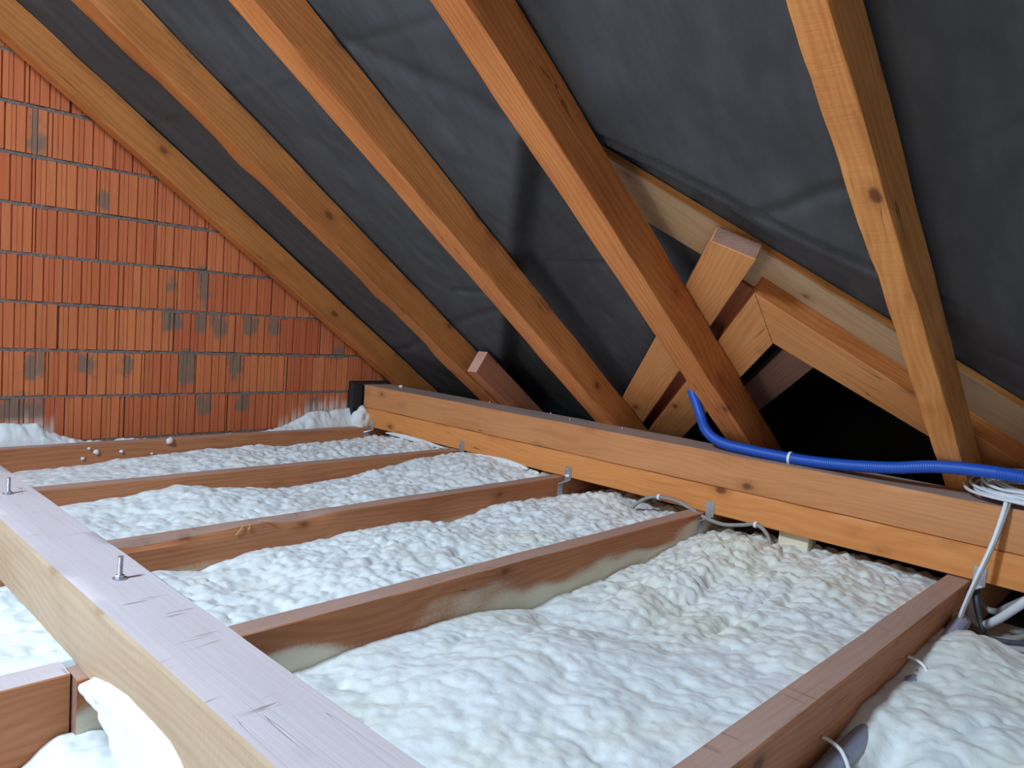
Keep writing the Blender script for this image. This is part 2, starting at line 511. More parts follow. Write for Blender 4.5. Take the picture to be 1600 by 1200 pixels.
# ------------------------------------------------------------------ setting: brick gable wall
def gable_wall():
    Y = 4.578
    V, F, MI, COL = [], [], [], []

    def quad(a, b, c, d, mi, cols):
        i = len(V)
        V.extend([a, b, c, d]); F.append((i, i + 1, i + 2, i + 3)); MI.append(mi); COL.extend(cols)

    def ztop(x):   # roof line above
        return 0.294 + math.tan(TH) * (3.4608 - x) + 0.20 / math.cos(TH)
    mc = (0.5, 0, 0, 1)
    # mortar bed behind everything
    xs = np.linspace(-0.6, 4.3, 60)
    for i in range(59):
        quad((xs[i], Y + 0.012, -0.3), (xs[i + 1], Y + 0.012, -0.3), (xs[i + 1], Y + 0.012, ztop(xs[i + 1])), (xs[i], Y + 0.012, ztop(xs[i])), 1, [mc] * 4)
    # back and edges so the wall has its thickness
    quad((-0.6, Y + 0.25, -0.3), (-0.6, Y + 0.25, ztop(-0.6)), (4.3, Y + 0.25, ztop(4.3)), (4.3, Y + 0.25, -0.3), 1, [mc] * 4)
    quad((-0.6, Y + 0.012, -0.3), (-0.6, Y + 0.012, ztop(-0.6)), (-0.6, Y + 0.25, ztop(-0.6)), (-0.6, Y + 0.25, -0.3), 1, [mc] * 4)
    quad((-0.6, Y + 0.012, ztop(-0.6)), (4.3, Y + 0.012, ztop(4.3)), (4.3, Y + 0.25, ztop(4.3)), (-0.6, Y + 0.25, ztop(-0.6)), 1, [mc] * 4)
    r = np.random.default_rng(3)
    stains = [  # x0,x1,z0,z1 : mortar smears seen on the wall
        (1.02, 1.21, 0.12, 0.24), (1.13, 1.20, 0.32, 0.49), (1.38, 1.46, 0.36, 0.47), (1.02, 1.06, 0.12, 0.2),
        (1.83, 1.93, 0.62, 0.76), (2.02, 2.08, 0.62, 0.73), (2.12, 2.22, 0.60, 0.74), (1.93, 2.02, 0.30, 0.50),
        (2.25, 2.33, 0.34, 0.49), (2.12, 2.18, 0.62, 0.74), (2.33, 2.42, 0.62, 0.73), (2.50, 2.58, 0.63, 0.74),
        (2.05, 2.13, 0.11, 0.24), (2.30, 2.38, 0.12, 0.24), (2.82, 2.90, 0.05, 0.2), (2.98, 3.08, 0.48, 0.56),
        (1.13, 1.18, 1.50, 1.72), (1.46, 1.52, 1.27, 1.36), (2.03, 2.08, 0.80, 1.02), (1.85, 1.90, 0.85, 0.93), (1.60, 1.66, 0.36, 0.46)]
    for ci in range(-1, 11):
        z0 = -0.008 + 0.25 * ci + 0.008
        z1 = -0.008 + 0.25 * (ci + 1) - 0.007
        x = -0.6 - (0.13 if ci % 2 else 0.0) - 0.07 * (ci % 3)
        while x < 4.2:
            bw = 0.305 + r.uniform(-0.004, 0.004) if r.random() > 0.12 else 0.19
            tone = np.clip(r.normal(0.5, 0.22), 0, 1)
            jz0, jz1 = r.uniform(-0.003, 0.003), r.uniform(-0.004, 0.003)
            jy = r.uniform(-0.002, 0.003)
            # profile of ribs across the block: (width, depth)
            px = [x + 0.002]
            dep = []
            pat = int(r.integers(0, 2))
            while px[-1] < x + bw - 0.004:
                k = len(dep) % 6
                w, d = [(0.021, 0.0), (0.0022, 0.004), (0.020, 0.001), (0.0045, 0.008), (0.040, -0.002), (0.009, 0.006)][k]
                nx_ = min(px[-1] + w * r.uniform(0.9, 1.1), x + bw - 0.003)
                px.append(nx_); dep.append(d + r.uniform(-0.0006, 0.0006))
            for i in range(len(dep)):
                xa, xb = px[i], px[i + 1]
                if xb <= xa + 1e-5: continue
                zt = min(z1 + jz1, ztop(0.5 * (xa + xb)) - 0.01)
                zb = z0 + jz0
                if zt <= zb + 0.01: continue
                # cut-out for the beam pocket near the eaves
                if xa > 3.14 and zb < 0.31 and zt > 0.0:
                    if zb >= 0.2: zb = 0.315
                    elif z1 < 0.26: continue
                    if zt <= zb: continue
                yy = Y + dep[i] + jy
                zz = np.linspace(zb, zt, 6)
                t2 = np.clip(tone + r.normal(0, 0.10), 0, 1)
                cols = []
                for zq in zz:
                    xm = 0.5 * (xa + xb)
                    s = 0.0
                    for sx0, sx1, sz0, sz1 in stains:
                        if sx0 - 0.03 < xm < sx1 + 0.03:
                            s = max(s, min(1, max(0, (xm - sx0 + 0.03) / 0.045)) * min(1, max(0, (sx1 + 0.03 - xm) / 0.045)) * min(1, max(0, (zq - sz0 + 0.03) / 0.05)) * min(1, max(0, (sz1 + 0.03 - zq) / 0.05)))
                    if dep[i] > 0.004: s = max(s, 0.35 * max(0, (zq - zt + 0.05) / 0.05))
                    # white foam mist near the floor
                    wv = 0.0
                    if xm < 1.28: wv = max(wv, np.clip((0.13 + 0.03 * math.sin(xm * 90) - zq) / 0.06, 0, 1))
                    if xm > 2.6: wv = max(wv, np.clip((0.02 + 0.16 * min(1, (xm - 2.6) / 0.3) + 0.03 * math.sin(xm * 130) - zq) / 0.05, 0, 1))
                    cols.append((t2, s, wv, 1))
                for j in range(5):
                    quad((xa, yy, zz[j]), (xb, yy, zz[j]), (xb, yy, zz[j + 1]), (xa, yy, zz[j + 1]), 0,
                         [cols[j], cols[j], cols[j + 1], cols[j + 1]])
                # flanks of the rib
                yn = Y + (dep[i + 1] if i + 1 < len(dep) else 0.012) + (jy if i + 1 < len(dep) else 0)
                quad((xb, yy, zb), (xb, yn, zb), (xb, yn, zt), (xb, yy, zt), 0, [cols[0], cols[0], cols[-1], cols[-1]])
                if i == 0:
                    quad((xa, Y + 0.012, zb), (xa, yy, zb), (xa, yy, zt), (xa, Y + 0.012, zt), 0, [cols[0], cols[0], cols[-1], cols[-1]])
                quad((xa, yy, zt), (xb, yy, zt), (xb, Y + 0.012, zt), (xa, Y + 0.012, zt), 0, [cols[-1]] * 4)
            x += bw + (0.001 if r.random() > 0.25 else 0.006)
        # lumpy mortar joint squeezed out between courses
        n = 260
        xx = np.linspace(-0.6, 4.2, n)
        lo = z1 - 0.004 + 0.004 * vnoise(xx * 30, xx * 0, ci + 40); hi = z1 + 0.014 + 0.006 * vnoise(xx * 40, xx * 0, ci + 60)
        yo = Y + 0.002 - 0.006 * np.abs(vnoise(xx * 25, xx * 0 + 3, ci + 80))
        for i in range(n - 1):
            if hi[i] > ztop(xx[i]) - 0.02: continue
            if xx[i] > 3.14 and -0.05 < z1 < 0.26: continue
            quad((xx[i], yo[i], lo[i]), (xx[i + 1], yo[i + 1], lo[i + 1]), (xx[i + 1], yo[i + 1] + 0.002, hi[i + 1]), (xx[i], yo[i] + 0.002, hi[i]), 1, [mc] * 4)
    me = bpy.data.meshes.new('wall_gable')
    me.from_pydata([tuple(map(float, p)) for p in V], [], F)
    ca = me.color_attributes.new('tone', 'FLOAT_COLOR', 'POINT')
    ca.data.foreach_set('color', np.array(COL, dtype=np.float32).reshape(-1))
    me.polygons.foreach_set('material_index', MI)
    o = link('wall_gable', me, [M['brick'], M['mortar']], smooth=False)
    tag(o, kind='structure', label='red hollow clay block gable wall with vertical ribs and grey mortar', cat='wall')


gable_wall()

# ------------------------------------------------------------------ setting: roof underlay, opening to the side roof, floor
UA = (2.745, 1.325)      # plan position of the valley apex of the opening


def roof_pt(x, y, off):
    """point on the slope at plan x,y raised by off along the normal"""
    base = Vector((x, y, RP0.z - math.tan(TH) * (x - RP0.x)))
    return base + Vector((0, 0, off / math.cos(TH)))


def underlay():
    xs = np.concatenate([np.linspace(-1.6, 2.0, 120), np.linspace(2.0, 4.35, 190)[1:]])
    ys = np.linspace(-1.2, 4.82, 330)
    X, Y = np.meshgrid(xs, ys, indexing='ij')
    raf = np.array([4.42, 3.455, 2.545, 1.68, 0.74])
    # membrane is lifted where the valley boards lie on the rafters
    def sst(v, a, b):
        t = np.clip((v - a) / (b - a), 0, 1); return t * t * (3 - 2 * t)
    s_ = 0.809 * (X - 2.077) + 0.587 * (Y - 1.64)
    top_ = (X + Y - 3.90) / 1.414
    ramp = np.clip(s_ / np.maximum(0.03, s_ - top_), 0, 1)
    okx = sst(X - Y, 0.05, 0.22)
    lift = 0.115 * np.maximum(ramp * okx, 0)
    fold = (0.022 * np.exp(-((s_ + 0.012) / 0.016) ** 2)) * sst(X - Y, 0.3, 0.42) * sst(Y, 0.55, 0.8)
    sag = np.zeros_like(X)
    for a, b_ in zip(list(raf[1:]) + [-0.3], list(raf)):
        t = np.clip((Y - a) / (b_ - a), 0, 1)
        sag = np.maximum(sag, np.sin(np.pi * t) * (t > 0) * (t < 1))
    w = 0.012 * vnoise(X * 3 + Y, Y * 1.4, 1) + 0.010 * vnoise(X * 5 + Y * 3, Y * 4 - X, 2) + 0.004 * vnoise(X * 14 + 6 * Y, Y * 9, 3)
    # diagonal creases
    w += 0.010 * np.exp(-((X * 0.6 + Y * 0.5 - 2.15 + 0.05 * vnoise(X * 3, Y * 3, 9)) / 0.03) ** 2)
    w += 0.008 * np.exp(-((X * 0.8 - Y * 0.25 - 1.62 + 0.06 * vnoise(X * 3, Y * 3, 19)) / 0.02) ** 2)
    w += 0.012 * np.exp(-((X - 2.77 + 0.02 * vnoise(Y * 4, X, 29)) / 0.018) ** 2) * (Y > 1.9) * (Y < 3.1)
    off = 0.178 + lift + fold - 0.010 * sag * (1 - ramp * okx) + w * np.clip(sag * 2, 0.15, 1)
    # overlap of two sheets, level line across the slope
    lapx = 1.61 + 0.012 * vnoise(Y * 2, Y * 0, 33)
    off = off - 0.007 * sst(lapx - X, 0.0, 0.006) * (Y > 1.2)
    lap = np.exp(-((X - lapx - 0.008) / 0.010) ** 2) * (Y > 1.2)
    Z = RP0.z - math.tan(TH) * (X - RP0.x) + off / math.cos(TH)
    v = np.stack([X, Y, Z], -1)
    nx, ny = X.shape
    idx = np.arange(nx * ny).reshape(nx, ny)
    xc, yc = 0.5 * (X[:-1, :-1] + X[1:, 1:]), 0.5 * (Y[:-1, :-1] + Y[1:, 1:])
    hole = (xc - UA[0] - 0.10 > np.abs(yc - UA[1] + 0.02)) & (xc < 6)
    q = np.stack([idx[:-1, :-1], idx[:-1, 1:], idx[1:, 1:], idx[1:, :-1]], -1)[~hole].reshape(-1, 4)
    me = bpy.data.meshes.new('ceiling')
    me.from_pydata(v.reshape(-1, 3).tolist(), [], q.tolist())
    at = me.attributes.new('lap', 'FLOAT', 'POINT'); at.data.foreach_set('value', lap.reshape(-1).astype(np.float32))
    o = link('ceiling', me, M['membrane'])
    md = o.modifiers.new('sheet', 'SOLIDIFY'); md.thickness = 0.004; md.offset = -1
    tag(o, kind='structure', label='dark grey wrinkled roofing underlay stretched over the rafters', cat='ceiling')


underlay()

# roof of the side wing seen as a black opening: ridge runs level away from the valley apex
def wing():
    ap = roof_pt(UA[0] + 0.08, UA[1], 0.30)
    xe = 6.2
    t = math.tan(TH)
    W = 2.3
    ridge_end = Vector((xe, ap.y, ap.z))
    v = [ap, ridge_end,
         Vector((ap.x + W, ap.y + W, ap.z - t * W)), Vector((xe, ap.y + W, ap.z - t * W)),
         Vector((ap.x + W, ap.y - W, ap.z - t * W)), Vector((xe, ap.y - W, ap.z - t * W))]
    f = [(0, 2, 3, 1), (0, 1, 5, 4)]
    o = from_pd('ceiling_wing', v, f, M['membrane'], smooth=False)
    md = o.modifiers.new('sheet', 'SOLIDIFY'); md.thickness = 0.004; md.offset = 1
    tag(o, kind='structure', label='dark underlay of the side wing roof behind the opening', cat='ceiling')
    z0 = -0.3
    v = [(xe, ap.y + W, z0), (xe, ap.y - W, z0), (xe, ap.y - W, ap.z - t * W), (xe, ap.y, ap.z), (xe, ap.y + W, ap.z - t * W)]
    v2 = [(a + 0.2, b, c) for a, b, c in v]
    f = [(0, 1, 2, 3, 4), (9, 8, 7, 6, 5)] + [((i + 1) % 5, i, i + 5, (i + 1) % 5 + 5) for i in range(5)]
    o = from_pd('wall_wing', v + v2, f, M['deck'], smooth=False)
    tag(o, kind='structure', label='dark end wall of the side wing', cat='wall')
    # low walls below the wing and at the eaves
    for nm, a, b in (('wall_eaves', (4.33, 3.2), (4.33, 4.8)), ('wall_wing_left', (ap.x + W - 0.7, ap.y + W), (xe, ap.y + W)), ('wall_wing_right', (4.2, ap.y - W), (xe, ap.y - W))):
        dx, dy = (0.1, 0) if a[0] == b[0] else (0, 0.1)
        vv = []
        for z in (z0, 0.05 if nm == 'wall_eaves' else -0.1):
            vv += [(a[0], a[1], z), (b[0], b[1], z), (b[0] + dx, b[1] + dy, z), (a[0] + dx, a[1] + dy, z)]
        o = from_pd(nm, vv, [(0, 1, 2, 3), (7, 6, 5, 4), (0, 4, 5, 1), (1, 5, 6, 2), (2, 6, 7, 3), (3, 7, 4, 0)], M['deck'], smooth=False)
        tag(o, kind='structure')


wing()
vv = [(-2.5, -1.8, -0.30), (6.4, -1.8, -0.30), (6.4, 4.85, -0.30), (-2.5, 4.85, -0.30)]
vv += [(a, b, c + 0.06) for a, b, c in vv]
o = from_pd('floor', vv, [(3, 2, 1, 0), (4, 5, 6, 7), (0, 1, 5, 4), (1, 2, 6, 5), (2, 3, 7, 6), (3, 0, 4, 7)], M['deck'], smooth=False)
tag(o, kind='structure')

# ------------------------------------------------------------------ ceiling joists (tops at z = 0)
JH, JW = 0.23, 0.076
joists = [
    # y centre, x start, x end, material, label
    (4.445, -0.60, 4.10, 'joist', 'brown ceiling joist nearest the brick wall, dotted with foam crumbs'),
    (3.500, -0.60, 4.10, 'joist_spray2', 'second ceiling joist from the brick wall, whitish overspray along its middle'),
    (2.635, -0.60, 4.10, 'joist_spray2', 'third ceiling joist from the brick wall, wavy bark edge and straw on it'),
    (1.768, 0.531, 4.10, 'joist_spray', 'ceiling joist with wide foam overspray, fourth from the brick wall'),
    (0.660, -0.60, 4.10, 'joist', 'nearest ceiling joist at lower right with the grey pipe beside it'),
]
for i, (y, xa, xb, mt, lab) in enumerate(joists):
    skew = -0.014 if i == 3 else 0.0
    dz = 0.0
    wane = None
    if i == 2: wane = [(-1, 1, 0.030, 0.9, 2.4)]
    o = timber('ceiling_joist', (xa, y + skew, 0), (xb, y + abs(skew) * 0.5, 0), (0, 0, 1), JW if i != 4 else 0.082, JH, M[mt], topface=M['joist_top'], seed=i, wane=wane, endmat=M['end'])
    tag(o, lab, 'joist', 'ceiling joists')
o = timber('ceiling_joist', (-0.60, 1.795, 0.004), (0.527, 1.784, 0.004), (0, 0, 1), 0.078, JH, M['joist'], topface=M['dusty_pale'], seed=9, endmat=M['end'])
tag(o, 'short joist end butted up left of the big foreground beam', 'joist', 'ceiling joists')
o.data.materials[0] = M['joist']

# foreground tie beam lying on the joists
tb = timber('foreground_beam', (0.640, -1.0, 0.170), (0.635, 4.54, 0.170), (0, 0, 1), 0.178, 0.168, M['tie_side'], topface=M['dusty_pale'],
            seed=21, jit=0.001, bev=0.006, wane=[(1, 1, 0.007, 0.6, 4.8)])
tag(tb, 'massive pale sawn beam crossing the foreground on top of the joists', 'beam')

# stacked wall beams (purlin) at the eaves
lab1 = 'upper timber of the long double beam under the rafter feet'
lab2 = 'lower orange timber of the long double beam, resting on the joists'
pb = timber('eaves_beam', (3.35, -0.6, 0.134), (3.35, 4.50, 0.134), (0, 0, 1), 0.245, 0.130, M['plate'], seed=31, bev=0.003)
tag(pb, lab2, 'beam', 'double beam at the eaves')
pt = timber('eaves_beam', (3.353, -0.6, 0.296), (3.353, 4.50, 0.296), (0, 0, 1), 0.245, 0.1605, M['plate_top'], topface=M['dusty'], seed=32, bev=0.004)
tag(pt, lab1, 'beam', 'double beam at the eaves')

# ------------------------------------------------------------------ rafters
def rafter_line(y, s0, s1, depth=0.163):
    a = RP0 + RD * s0 + RN * depth; b = RP0 + RD * s1 + RN * depth
    return (a.x, y, a.z), (b.x, y, b.z)


rafts = [(4.420, 0.105, 'rafter_brown', 'rafter beside the brick gable wall, farthest from the camera', None),
         (3.462, 0.135, 'rafter_brown', 'second rafter from the brick wall with a ragged bark edge', [(1, -1, 0.030, 1.0, 3.4)]),
         (2.520, 0.122, 'rafter_red', 'middle rafter, two dark knots near its top', None),
         (1.680, 0.125, 'rafter_red', 'rafter crossing in front of the left valley boards', None),
         (0.745, 0.092, 'rafter', 'nearest rafter at right with broad lit underside and splintered edge', [(1, -1, 0.007, 0.8, 3.6)])]
for i, (y, w, mt, lab, wane) in enumerate(rafts):
    a, b = rafter_line(y, -3.9, 0.50 if i not in (3, 4) else 0.30)
    o = timber('rafter', a, b, RN, w, 0.163, M[mt], seed=41 + i, wane=wane, endmat=M['end'], jit=0.002)
    tag(o, lab, 'rafter', 'sloping roof rafters')
# short offcut nailed beside the second rafter
a = Vector((3.138, 3.300, 0.511)); b = a + RD * 0.75
o = timber('timber_offcut', a + RN * 0.15, b + RN * 0.15, RN, 0.080, 0.15, M['stub'], seed=51, endmat=M['pinkend'])
tag(o, 'short reddish timber offcut beside the second rafter foot', 'offcut')

# ------------------------------------------------------------------ valley boards round the opening
def on_plane(x, y, off): return roof_pt(x, y, off)


def pquad(pts, off): return [on_plane(x, y, off) for x, y in pts]


# long valley board running down to the right over rafters four and five
e = pquad([(1.98, 1.950), (3.75, 0.185), (3.90, 0.32), (2.13, 2.075)], 0.252)
o = plank('valley_board', e, 0.035, M['valley'], sidemat=M['rafter'])
tag(o, 'long greyish valley board sloping down right behind the nearest rafter', 'board', 'boards around the roof valley')
e = pquad([(2.470, 1.405), (4.00, 2.935), (4.09, 2.795), (2.555, 1.265)], 0.168)
o = plank('valley_board', e, 0.070, M['valley2'], endmat=M['end'])
tag(o, 'wide nail-dotted board with square top end sloping down left', 'board', 'boards around the roof valley')
e = pquad([(2.713, 1.335), (3.96, 2.600), (4.07, 2.480), (2.985, 1.368)], 0.168)
o = plank('valley_trimmer', e, 0.081, M['valley2'], sidemat=M['stub'])
tag(o, 'left trimmer of the dark opening, mitred at its top', 'trimmer', 'trimmers of the roof opening')
e = pquad([(2.716, 1.336), (3.86, 0.300), (3.96, 0.400), (2.985, 1.368)], 0.168)
o = plank('valley_trimmer', e, 0.085, M['valley2'], sidemat=M['rafter_brown'])
tag(o, 'right trimmer of the dark opening, sloping down behind the nearest rafter', 'trimmer', 'trimmers of the roof opening')
e = pquad([(2.715, 1.505), (3.95, 2.745), (4.085, 2.615), (2.847, 1.378)], 0.250)
o = plank('filler_board', e, 0.028, M['stub'])
tag(o, 'reddish board recessed between the wide board and the left trimmer', 'board')
e = pquad([(3.05, 1.245), (3.85, 2.08), (3.95, 1.99), (3.17, 1.16)], 0.286)
o = plank('wing_rafter', e, 0.06, M['end'])
tag(o, 'dim timber inside the dark opening behind the left trimmer', 'board')

# ------------------------------------------------------------------ spray foam
def foam_bay(name, x0, x1, y0, y1, far, near, label, res=0.0085, seed=0, rough=None, extra=None, group='spray foam between the joists', yell=None, endx=None):
    nx, ny = int((x1 - x0) / res), int((y1 - y0) / res)
    xs, ys = np.linspace(x0, x1, nx), np.linspace(y0, y1, ny)
    X, Y = np.meshgrid(xs, ys, indexing='ij')
    fx = np.array(far)
    zf = np.interp(X, fx[:, 0], fx[:, 1])
    nxr = np.array(near); zn = np.interp(X, nxr[:, 0], nxr[:, 1])
    t = (Y - y0) / (y1 - y0)
    base = zn * (1 - t) + zf * t
    R = np.clip(rough(X, Y), 0, 1.6) if rough else np.ones_like(X)
    wx = X + 0.028 * vnoise(X * 6, Y * 6, seed + 1) + 0.010 * vnoise(X * 22, Y * 22, seed + 2)
    wy = Y + 0.028 * vnoise(X * 6, Y * 6, seed + 3) + 0.010 * vnoise(X * 22, Y * 22, seed + 4)
    h = 0.026 * vnoise(X * 3.5, Y * 3.5, seed + 5)
    h += 0.030 * (puff(wx, wy, 0.16, seed + 6, 0.12) - 0.6)
    h += 0.026 * (0.25 + 0.75 * R) * (puff(wx, wy, 0.085, seed + 7, 0.065) - 0.6)
    h += 0.033 * (0.08 + 0.92 * R) * (puff(wx, wy, 0.046, seed + 8, 0.040) - 0.6)
    h += 0.013 * (0.08 + 0.92 * R) * (puff(wx + 0.3 * h, wy, 0.025, seed + 10) - 0.6)
    h += 0.003 * R * vnoise(X * 60, Y * 60, seed + 9)
    edge = np.minimum(1, np.minimum(t, 1 - t) / 0.12)
    Z = base + h * (0.45 + 0.55 * edge)
    if extra is not None: Z = Z + extra(X, Y)
    if endx is not None:
        e_ = endx + 0.05 * vnoise(Y * 9, Y * 0, seed + 12)
        Z = Z - 0.22 * np.clip((X - e_) / 0.12, 0, 1) ** 1.5
    Z = np.clip(Z, -0.232, 0.30)
    yl = np.clip(yell(X, Y), 0, 1) if yell else np.zeros_like(X)
    o = grid_mesh(name, X, Y, Z, M['foam'], skirt=-0.238, attr=yl)
    tag(o, label, 'insulation', group, 'stuff')
    return o


G = lambda X, Y, x, y, a, sx, sy: a * np.exp(-((X - x) / sx) ** 2 - ((Y - y) / sy) ** 2)
hw = JW / 2 + 0.0005
# between the brick wall and the first joist
foam_bay('spray_foam', 0.70, 3.21, 4.445 + hw, 4.566, [(0.7, 0.03), (1.0, 0.10), (1.18, 0.10), (1.25, 0.03), (1.5, -0.03), (2.5, -0.04), (2.66, 0.02), (2.85, 0.10), (3.2, 0.12)],
         [(0.7, 0.0), (1.2, 0.01), (1.3, -0.03), (2.5, -0.05), (2.8, 0.0), (3.2, 0.0)],
         'strip of spray foam between the brick wall and the first joist', seed=100)
foam_bay('spray_foam', 0.70, 3.60, 3.500 + hw, 4.445 - hw,
         [(0.7, -0.13), (1.27, -0.128), (1.76, -0.10), (2.07, -0.085), (2.58, -0.10), (3.03, -0.085), (3.6, -0.07)],
         [(0.7, -0.08), (1.5, -0.07), (2.5, -0.05), (3.2, -0.03), (3.6, -0.05)],
         'narrow run of lumpy foam between first and second joist', seed=200, endx=3.42,
         rough=lambda X, Y: 0.5 + 0.5 * (X - 1.2))
foam_bay('spray_foam', 0.70, 3.60, 2.635 + hw, 3.500 - hw,
         [(0.7, -0.09), (1.0, -0.08), (1.26, -0.07), (1.45, -0.048), (1.7, -0.075), (1.97, -0.114), (2.3, -0.108), (2.6, -0.085), (2.84, -0.045), (3.14, -0.035), (3.6, -0.05)],
         [(0.7, -0.10), (1.5, -0.075), (2.3, -0.07), (3.0, -0.035), (3.6, -0.04)],
         'lumpy foam between second and third joist', seed=300, endx=3.40, rough=lambda X, Y: 0.65 + 0.25 * (X - 1.2),
         extra=lambda X, Y: G(X, Y, 2.9, 3.1, 0.03, 0.3, 0.2))
foam_bay('spray_foam', 0.66, 3.75, 1.768 + hw, 2.635 - hw,
         [(0.7, -0.10), (1.05, -0.12), (1.19, -0.14), (1.41, -0.10), (1.63, -0.112), (2.08, -0.10), (2.39, -0.145), (2.68, -0.092), (3.35, -0.12), (3.75, -0.12)],
         [(0.7, -0.10), (1.5, -0.06), (2.4, -0.05), (3.2, -0.06), (3.75, -0.1)],
         'knobbly white foam between third and fourth joist', seed=400, endx=3.50, rough=lambda X, Y: 0.8 + 0.2 * (X - 1.2),
         extra=lambda X, Y: G(X, Y, 1.9, 2.3, 0.02, 0.3, 0.2) - G(X, Y, 1.25, 2.30, 0.03, 0.12, 0.08) + G(X, Y, 3.2, 2.3, 0.04, 0.3, 0.15))
foam_bay('spray_foam', 0.60, 3.80, 0.660 + 0.0415, 1.768 - hw,
         [(0.6, -0.15), (1.09, -0.143), (1.27, -0.128), (1.46, -0.125), (1.8, -0.155), (2.02, -0.195), (2.2, -0.175), (2.7, -0.165), (3.02, -0.12), (3.3, -0.11), (3.8, -0.13)],
         [(0.6, -0.10), (1.5, -0.07), (2.4, -0.06), (3.2, -0.07), (3.8, -0.1)],
         'broad bright expanse of billowing foam between the two nearest joists', seed=500, endx=3.42, res=0.0078,
         rough=lambda X, Y: 0.35 + 1.0 * np.clip((X - 1.9) / 0.8, 0, 1) * np.clip(0.5 + (Y - 0.9), 0.45, 1),
         extra=lambda X, Y: (G(X, Y, 1.6, 1.35, 0.035, 0.28, 0.18) + G(X, Y, 3.0, 1.50, 0.055, 0.22, 0.16) + G(X, Y, 3.05, 1.05, 0.045, 0.35, 0.2)
                             + G(X, Y, 2.45, 1.48, 0.035, 0.35, 0.10) - G(X, Y, 2.35, 1.31, 0.028, 0.45, 0.07) + G(X, Y, 1.1, 1.2, 0.03, 0.3, 0.25)
                             - G(X, Y, 1.95, 1.50, 0.03, 0.10, 0.10) - G(X, Y, 2.35, 1.12, 0.035, 0.22, 0.03)),
         yell=lambda X, Y: np.clip(0.25 * (X - 1.7) + 0.9 * vnoise(X * 3.5, Y * 3.5, 71), 0, 1) * 0.8)
foam_bay('spray_foam', 1.20, 3.60, -0.30, 0.660 - 0.0415,
         [(1.2, -0.19), (1.85, -0.175), (2.0, -0.150), (2.10, -0.122), (2.4, -0.118), (2.6, -0.108), (2.9, -0.110), (3.2, -0.16), (3.6, -0.2)],
         [(1.2, -0.12), (2.0, -0.10), (2.6, -0.09), (3.2, -0.12), (3.6, -0.2)],
         'smooth greyish foam right of the nearest joist under the cables', seed=600, endx=2.90, rough=lambda X, Y: 0.45 + 0 * X,
         extra=lambda X, Y: G(X, Y, 2.75, 0.50, 0.035, 0.16, 0.10) - G(X, Y, 1.95, 0.50, 0.06, 0.14, 0.04),
         yell=lambda X, Y: 0.10 + 0.7 * vnoise(X * 4, Y * 4, 91))
# left of the foreground beam
foam_bay('spray_foam', -0.50, 0.66, 1.830 + 0.013, 2.635 - hw, [(-0.5, -0.10), (0.66, -0.075)], [(-0.5, -0.06), (0.3, -0.03), (0.66, -0.012)],
         'foam left of the foreground beam, beyond the short joist end', seed=700, rough=lambda X, Y: 0.55 + 0 * X,
         group='spray foam left of the foreground beam')
foam_bay('spray_foam', -0.50, 0.59, 0.75, 1.745 - 0.002, [(-0.5, -0.225), (0.3, -0.215), (0.42, -0.19), (0.47, -0.155), (0.50, -0.135), (0.55, -0.13), (0.59, -0.14)],
         [(-0.5, -0.18), (0.59, -0.10)],
         'mound of foam in front of the short joist end at lower left', seed=800, rough=lambda X, Y: 0.8 + 0 * X,
         group='spray foam left of the foreground beam', extra=lambda X, Y: G(X, Y, 0.50, 1.50, 0.02, 0.10, 0.16))


# foam climbing the side of the foreground beam
def foam_climb():
    ny, nz = 110, 46
    ys = np.linspace(0.95, 1.725, ny); T = np.linspace(0, 1, nz)
    Yg, Tg = np.meshgrid(ys, T, indexing='ij')
    top = np.interp(Yg, [0.95, 1.10, 1.20, 1.24, 1.28, 1.36, 1.48, 1.58, 1.66, 1.70, 1.725], [-0.01, 0.0, 0.022, 0.048, 0.060, 0.064, 0.062, 0.045, 0.026, 0.0, -0.03])
    bot = np.interp(Yg, [0.95, 1.34, 1.42, 1.50, 1.58, 1.70, 1.725], [-0.20, -0.20, -0.13, -0.055, -0.022, -0.015, -0.035])
    Zg = bot + (top - bot) * Tg
    bulge = 0.012 * np.sin(np.pi * np.clip(Tg * 0.95 + 0.05, 0, 1)) ** 0.6
    bulge = bulge * np.clip((1.735 - Yg) / 0.05, 0, 1) ** 0.5
    lump = 0.014 * puff(Yg, Zg, 0.055, 5) + 0.009 * puff(Yg, Zg, 0.026, 6)
    Xg = 0.5520 - bulge - lump * np.clip((1 - Tg) / 0.2, 0, 1) * np.clip((1.735 - Yg) / 0.05, 0, 1) + 0.002
    v = np.stack([Xg, Yg, Zg], -1).reshape(-1, 3)
    vb = v.copy(); vb[:, 0] = np.where(vb[:, 2] > 0.0, 0.5505, 0.575)
    n = len(v); idx = np.arange(n).reshape(ny, nz)
    q = np.stack([idx[:-1, :-1], idx[:-1, 1:], idx[1:, 1:], idx[1:, :-1]], -1).reshape(-1, 4)
    f = q.tolist() + [[n + k for k in fc[::-1]] for fc in q.tolist()]
    ring = list(idx[:, 0]) + list(idx[-1, 1:]) + list(idx[::-1, -1][1:]) + list(idx[0, ::-1][1:-1])
    for i in range(len(ring)):
        j = (i + 1) % len(ring)
        f.append([ring[i], ring[j], n + ring[j], n + ring[i]])
    o = from_pd('foam_bulge', np.vstack([v, vb]), f, M['foam'])
    tag(o, 'tongue of white foam stuck to the left side of the foreground beam', 'insulation')


foam_climb()


